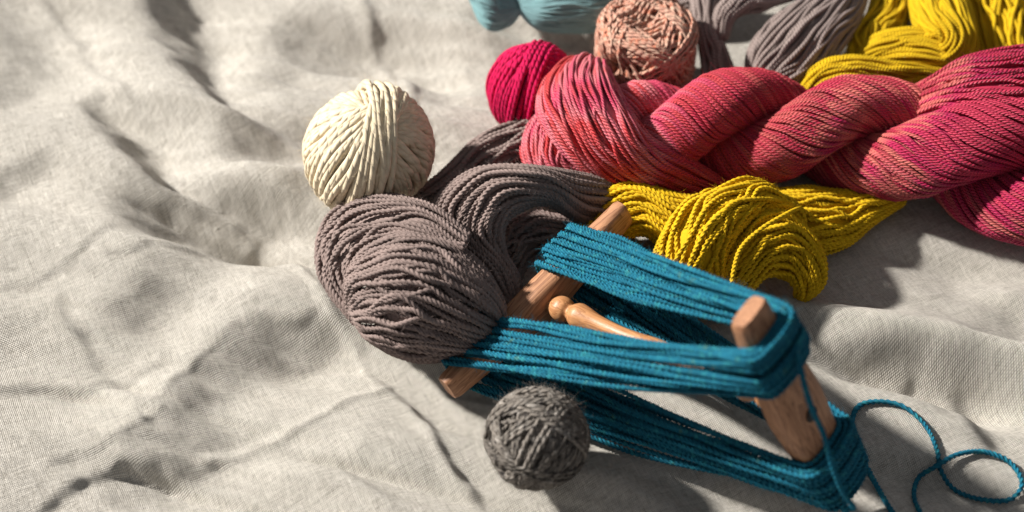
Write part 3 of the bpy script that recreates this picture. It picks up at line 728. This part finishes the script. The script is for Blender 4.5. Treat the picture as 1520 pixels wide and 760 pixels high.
# ------------------------------------------------------------------ red twisted skein
def red_skein():
    t = thing('yarn_skein', 'thick hand dyed crimson and coral skein twisted like a rope across the right', 'yarn skein', group='loose yarn skeins on the linen cloth')
    K = dict(plies=3, lobed=False, sides=6, step=.26, fuzz=2.0, fuzz_len=.35, fuzz_r=.0045)
    r = .105
    # axis of the rope as (px, py, half height px)
    ctl = np.array([(860, 200, 60), (950, 195, 84), (1060, 188, 96), (1180, 192, 96), (1300, 204, 99), (1400, 226, 107), (1520, 254, 116), (1640, 272, 118)], float)
    N = 150
    C = spline(None, ctl, N)
    kcm = 36 / W / LENS * 88
    rho = C[:, 2] * kcm * 0.5
    cen = np.array([P(C[i, 0], C[i, 1], rho[i] * 2 * 0.93) for i in range(N)])
    tg = nrm(np.gradient(cen, axis=0))
    up = nrm(np.array([0, 0, 1.0]) - tg * tg[:, 2:3]); fr = np.cross(tg, up)      # fr points towards the camera
    if fr[0, 1] > 0: fr = -fr
    # phase: half a turn between the grooves
    gx = np.array([830, 940, 1110, 1290, 1520, 1740.]); gp = np.array([-1.6, -0.94, 0, 1, 2, 3.]) * math.pi
    # direction that faces the camera from the axis
    vcam = nrm(-FWD)
    phi = np.interp(C[:, 0], gx, gp)
    k = np.hanning(15); k /= k.sum()
    phi = np.convolve(np.pad(phi, 7, 'edge'), k, 'valid')
    a_cam = math.radians(50)           # angle of the view above the horizontal, seen from the rope axis
    for b in range(2):
        # bundle centre direction, angle measured from camera side (fr) towards up; at the groove the bundles sit above / below
        ang = a_cam + phi + math.pi * b + math.pi / 2 + 0.0
        e_r = fr * np.cos(ang)[:, None] + up * np.sin(ang)[:, None]
        e_t = -fr * np.sin(ang)[:, None] + up * np.cos(ang)[:, None]
        bc = cen + e_r * (rho * 0.86)[:, None]
        own = -np.cumsum(np.gradient(phi) * np.interp(C[:, 0], [860, 1060, 1190, 1350, 1500], [2.9, 2.9, 1.75, 2.1, 1.8]))
        for nst, dl_ in ((72, 0), (60, .19)):
            for i in range(nst):
                be = 2 * math.pi * i / nst + own + smooth_noise(N, 14) * .05
                rr = np.array([1.0]) * (1 - 0.035 * np.clip(np.abs(smooth_noise(N, 12)), 0, 1.3) - rng.uniform(0, .035))
                x = np.cos(be); y = np.sin(be)
                p = bc + e_r * (x * (rho * 1.02 * rr - dl_))[:, None] + e_t * (y * (rho * 1.30 * rr - dl_))[:, None]
                p[:, 2] = np.maximum(p[:, 2], .1)
                if dl_: yarn('strand', p[::2], r, M['red'], t, plies=3, lobed=False, sides=4, step=.5)
                else: yarn('strand', p, r * rng.uniform(.9, 1.08), M['red'], t, **K)
        th = np.linspace(0, 2 * math.pi, 24, endpoint=False)
        V = bc[:, None] + e_r[:, None] * (rho[:, None] * .82 * np.cos(th)[None])[..., None] + e_t[:, None] * (rho[:, None] * 1.10 * np.sin(th)[None])[..., None]
        V = V.reshape(-1, 3)
        i = np.arange(N - 1)[:, None] * 24; j = np.arange(24)[None]; j1 = (j + 1) % 24
        Q = np.stack([i + j, i + j1, i + 24 + j1, i + 24 + j], -1).reshape(-1, 4)
        mesh_object('core', V, Q, np.zeros((len(Q), 4, 2)), M['red'], t)
    # the part of the skein that rises behind the rope at the right
    hank(t, [(1330, 150, 3.5, 1345, 190, 4.2, .7), (1385, 122, 4.6, 1400, 178, 5.4, 1.2), (1432, 96, 5.0, 1450, 190, 6.0, 1.7), (1500, 80, 5.0, 1515, 205, 6.0, 1.9), (1580, 74, 5.0, 1590, 215, 6.0, 1.9), (1680, 74, 4.6, 1690, 220, 5.5, 1.9)],
         30, r, M['red'], flip=1, jit=1.0, wander=.3, N=80, **K)
    # loop end
    hank(t, [(900, 150, 3.0, 905, 175, 3.0, .6), (840, 165, 2.6, 862, 205, 3.6, 1.1), (800, 186, 2.2, 846, 210, 3.8, 1.4), (784, 222, 1.8, 842, 228, 3.6, 1.4), (800, 254, 1.6, 852, 244, 3.2, 1.3), (850, 268, 1.5, 880, 250, 3.0, 1.2), (920, 280, 1.4, 940, 255, 2.6, 1)],
         22, r, M['red'], flip=-1, jit=1.2, **K)
    hank(t, [(880, 118, 2.2, 898, 116, 2.4, .4), (840, 106, 3.6, 905, 108, 4.4, 1.0), (806, 132, 4.4, 920, 138, 5.2, 1.5), (797, 168, 4.6, 940, 172, 5.2, 1.8), (820, 208, 4.2, 962, 200, 5.0, 1.8), (856, 245, 3.4, 992, 222, 4.4, 1.6), (905, 274, 2.4, 1030, 244, 3.4, 1.2), (960, 286, 1.6, 1065, 266, 2.2, .8), (1010, 288, 1.0, 1090, 284, 1.2, .5)],
         38, r, M['red'], flip=-1, jit=1.7, wander=.5, N=120, **K)
red_skein()

# ------------------------------------------------------------------ niddy-noddy (wooden yarn winder)
A1 = P(668, 580, .8); A2 = P(932, 316, 3.9)
B1 = P(1104, 460, 13.0); B2 = P(1248, 730, 1.2)
mA = (A1 + A2) / 2; mB = B1 * .49 + B2 * .51
nid = thing('yarn_winder', 'wooden niddy noddy with two crossbars and a turned shaft, wound with teal yarn', 'yarn winder')

def bar_size(e, w_mid, w_end, th_mid, th_end):
    f = max(0.0, (1 - e ** 1.3)) ** 1.2
    return (w_end + (w_mid - w_end) * f) / 2, (th_end + (th_mid - th_end) * f) / 2
BA = (2.1, 1.5, 1.6, .95); BB = (2.9, 1.9, 1.7, 1.0)
def bar(p0, p1, outward, w_mid, w_end, th_mid, th_end, hole=False):
    L = np.linalg.norm(p1 - p0); ax = nrm(p1 - p0); o = nrm(outward - ax * np.dot(outward, ax)); s = np.cross(ax, o)
    M_, K = 61, 28
    V = []
    for i in range(M_):
        u = i / (M_ - 1) * 2 - 1
        e = abs(u)
        w, h = bar_size(e, w_mid, w_end, th_mid, th_end)
        if e > .999: w *= .90; h *= .86
        bend = 0.25 * u * u                       # ends hook slightly outward
        for k in range(K):
            a = 2 * math.pi * (k + .5) / K
            x, y = math.cos(a), math.sin(a)
            n = 4.0
            q = (abs(x) ** n + abs(y) ** n) ** (-1 / n)
            V.append((x * q * w, y * q * h + bend, u * L / 2))
    V = np.array(V)
    V[:, :2] += rng.normal(0, .004, (len(V), 2))
    i = np.arange(M_ - 1)[:, None] * K; j = np.arange(K)[None]; j1 = (j + 1) % K
    Q = np.stack([i + j, i + j1, i + K + j1, i + K + j], -1).reshape(-1, 4)
    n0 = len(V)
    V = np.concatenate([V, V[:K].mean(0)[None], V[-K:].mean(0)[None]])
    T = [(n0, (k + 1) % K, k) for k in range(K)] + [(n0 + 1, n0 - K + k, n0 - K + (k + 1) % K) for k in range(K)]
    ob = mesh_object('crossbar', V, Q, np.zeros((len(Q), 4, 2)), M['wood'], nid, T=np.array(T))
    ob.data.set_sharp_from_angle(angle=math.radians(38))
    from mathutils import Matrix
    c = (p0 + p1) / 2 * SC
    m = Matrix(((s[0], o[0], ax[0], c[0]), (s[1], o[1], ax[1], c[1]), (s[2], o[2], ax[2], c[2]), (0, 0, 0, 1)))
    ob.matrix_world = m
    return ob
shaft_d = nrm(mB - mA)
bar(A1, A2, -shaft_d, *BA)
bB = bar(B1, B2, shaft_d, *BB)

def lathe(p0, p1, prof, mat, name, parent, K=28):
    ax = nrm(p1 - p0); L = np.linalg.norm(p1 - p0)
    e = nrm(np.cross(ax, [0, 0, 1.0])); f = np.cross(ax, e)
    pr = spline(None, np.array(prof), len(prof) * 5)
    V = []
    for z, rr in pr:
        for k in range(K):
            a = 2 * math.pi * k / K
            V.append((math.cos(a) * rr, math.sin(a) * rr, z * L))
    i = np.arange(len(pr) - 1)[:, None] * K; j = np.arange(K)[None]; j1 = (j + 1) % K
    Q = np.stack([i + j, i + j1, i + K + j1, i + K + j], -1).reshape(-1, 4)
    ob = mesh_object(name, np.array(V), Q, np.zeros((len(Q), 4, 2)), mat, parent)
    from mathutils import Matrix
    p = p0 * SC
    ob.matrix_world = Matrix(((e[0], f[0], ax[0], p[0]), (e[1], f[1], ax[1], p[1]), (e[2], f[2], ax[2], p[2]), (0, 0, 0, 1)))
    return ob
half = [(0.0, .50), (.035, .45), (.055, .42), (.075, .60), (.095, .66), (.115, .58), (.13, .40), (.145, .55), (.165, .66), (.19, .62), (.24, .46), (.30, .38), (.36, .36), (.42, .42), (.5, .50)]
prof = half + [(1 - a, b) for a, b in half[::-1][1:]]
lathe(mA, mB, prof, M['wood2'], 'shaft', nid)
# near-black plug painted as the shade inside the shaft hole of the front crossbar
dk, dnt, dbs = new_mat('hole_shade_black'); dbs.inputs['Base Color'].default_value = (.02, .012, .008, 1); dbs.inputs['Roughness'].default_value = .8
fp = P(1198, 613, 0)
lathe(mB + shaft_d * .70, mB + shaft_d * .93, [(0, .36), (.5, .38), (.95, .36), (1.0, .02)], dk, 'hole_shade_plug', nid, K=18)

# ---- teal yarn wound on it
tw = thing('wound_yarn', 'thick teal wool wound round the wooden niddy noddy, its loose end curling to the right', 'yarn')
TL = dict(plies=3, pitch=0.80, fuzz=11, fuzz_len=.34, fuzz_r=.0055)
tB = nrm(B1 - B2); tA = nrm(A2 - A1)
yr = .148
def arm(c, axis, out, side_in, side_out, q, w, h, bend):
    """points round the outer face of a bar: q = extra radius for upper layers"""
    o = out
    W_, H_ = w + yr + q, h + yr + q
    pts = []
    for a in (-0.0, 0.5, 0.9, 1.0, 1.1, 1.5, 2.0):
        ang = a * math.pi / 2
        d = -math.cos(ang)      # -1 .. 1 : from the incoming to the outgoing side
        s = math.sin(ang)
        n = 3.2
        k = (abs(d) ** n + abs(s) ** n) ** (-1 / n)
        sd = side_in if d < 0 else side_out
        pts.append(c + sd * (abs(d) * k * W_) + o * (s * k * H_ + bend))
    return pts
nw = 33
LA = np.linalg.norm(A2 - A1); LB = np.linalg.norm(B2 - B1)
def perp(v, a): return nrm(v - a * np.dot(v, a))
oA = perp(-shaft_d, tA); oB = perp(shaft_d, tB)
sA = np.cross(tA, oA); sA *= np.sign(np.dot(sA, tB))
sB = np.cross(tB, oB); sB *= np.sign(np.dot(sB, tA))
def wrap_at(end, inward, off, L_, dims, o, si, so, q):
    e = 1 - 2 * off / L_
    w, h = bar_size(abs(e), *dims)
    return arm(end + inward * off, None, o, si, so, q, w, h, .25 * e * e)
for i in range(nw):
    ly = i // 12; ii = (i % 12) * .86
    q = ly * yr * 1.7
    o_ = [(ii + .5 + rng.normal(0, .45)) * .31 + ly * .10 for _ in range(4)]
    pts = []
    pts += wrap_at(A1, tA, 1.15 + 3.0 - o_[0], LA, BA, oA, -sA, sA, q)
    pts += wrap_at(B1, -tB, 1.05 + o_[1] * .88, LB, BB, oB, -sB, sB, q)
    pts += wrap_at(A2, -tA, 2.2 + o_[2], LA, BA, oA, sA, -sA, q)
    pts += wrap_at(B2, tB, .8 + 3.5 - o_[3] * 1.15, LB, BB, oB, sB, -sB, q)
    pts.append(pts[0])
    # straight runs sag and wander a little
    full_ = []
    for k in range(len(pts) - 1):
        a, b = pts[k], pts[k + 1]
        d = np.linalg.norm(b - a)
        full_.append(a)
        if d > 4:
            n_ = 8
            sag = rng.uniform(.0, .25); wx_ = rng.normal(0, .16, 3)
            for s in np.linspace(0, 1, n_)[1:-1]:
                full_.append(a * (1 - s) + b * s + np.array([0, 0, -1]) * sag * math.sin(math.pi * s) + wx_ * math.sin(2 * math.pi * s + i))
    full_.append(pts[-1])
    sp_ = spline(None, np.array(full_), len(full_) * 7)
    sp_[:, 2] = np.maximum(sp_[:, 2], .16)
    yarn('strand', sp_, yr * rng.uniform(.93, 1.05), M['teal'], tw, **TL)
# loose end
loose = [(1310, 790, .3), (1335, 780, .25), (1315, 745, .2), (1285, 690, .2), (1266, 640, .2), (1272, 606, .2), (1300, 596, .2), (1340, 603, .2),
         (1374, 632, .2), (1391, 668, .2), (1396, 697, .2), (1416, 726, .2), (1455, 741, .2), (1498, 742, .2), (1517, 718, .2), (1500, 687, .2), (1462, 671, .2), (1424, 674, .3), (1393, 690, .55), (1365, 708, .3), (1357, 735, .2), (1368, 765, .2), (1385, 800, .2)]
def on_cloth(px, py, dz):
    p = P(px, py, dz)
    for _ in range(6): p = P(px, py, dz + float(cloth_height(p[0], p[1])))
    return p
lp = [B1 * (1 - f_) + B2 * f_ + oB * a_ + sB * c_ - FWD * d_ for f_, a_, c_, d_ in ((.20, 1.1, .7, .2), (.235, 1.6, .1, .3), (.30, 1.75, -.35, .5), (.42, 1.55, -.5, .9), (.55, 1.4, -.5, 1.1), (.68, 1.45, -.9, 1.1), (.80, 1.7, -1.2, .8), (.92, 1.6, -1.0, .7))]
lp += [P(1252, 756, .6), P(1285, 785, .35)] + [on_cloth(*q) for q in loose]
yarn('loose_end', spline(None, np.array(lp), 400), .145, M['teal'], tw, **TL)
# stray fibres shed on the linen
pp = np.array([[rng.uniform(-24, 24), rng.uniform(-14, 14), 0] for _ in range(90)])
pp[:, 2] = cloth_height(pp[:, 0], pp[:, 1]) + .05
tt = nrm(np.c_[rng.normal(size=(90, 2)), np.zeros(90)]); nn_ = np.tile([0, 0, 1.0], (90, 1))
lv, lt = hairs(pp, .0, tt, nn_, np.cross(tt, nn_), 70, .9, .007, wild=.1)
lv[:, 2] = np.maximum(lv[:, 2], cloth_height(lv[:, 0], lv[:, 1]) + .02)
lm, lnt, lbs = new_mat('pale_fibre'); lbs.inputs['Base Color'].default_value = (.5, .46, .4, 1)
lint = mesh_object('lint', lv, np.zeros((0, 4), int), None, lm, T=lt)
lint['kind'] = 'stuff'; tag(lint, 'stray pale fibres shed over the linen cloth', 'lint')
print('tris', sum(len(o.data.loops) - 2 * len(o.data.polygons) for o in scene.objects if o.type == 'MESH'), 'objs', len(scene.objects))
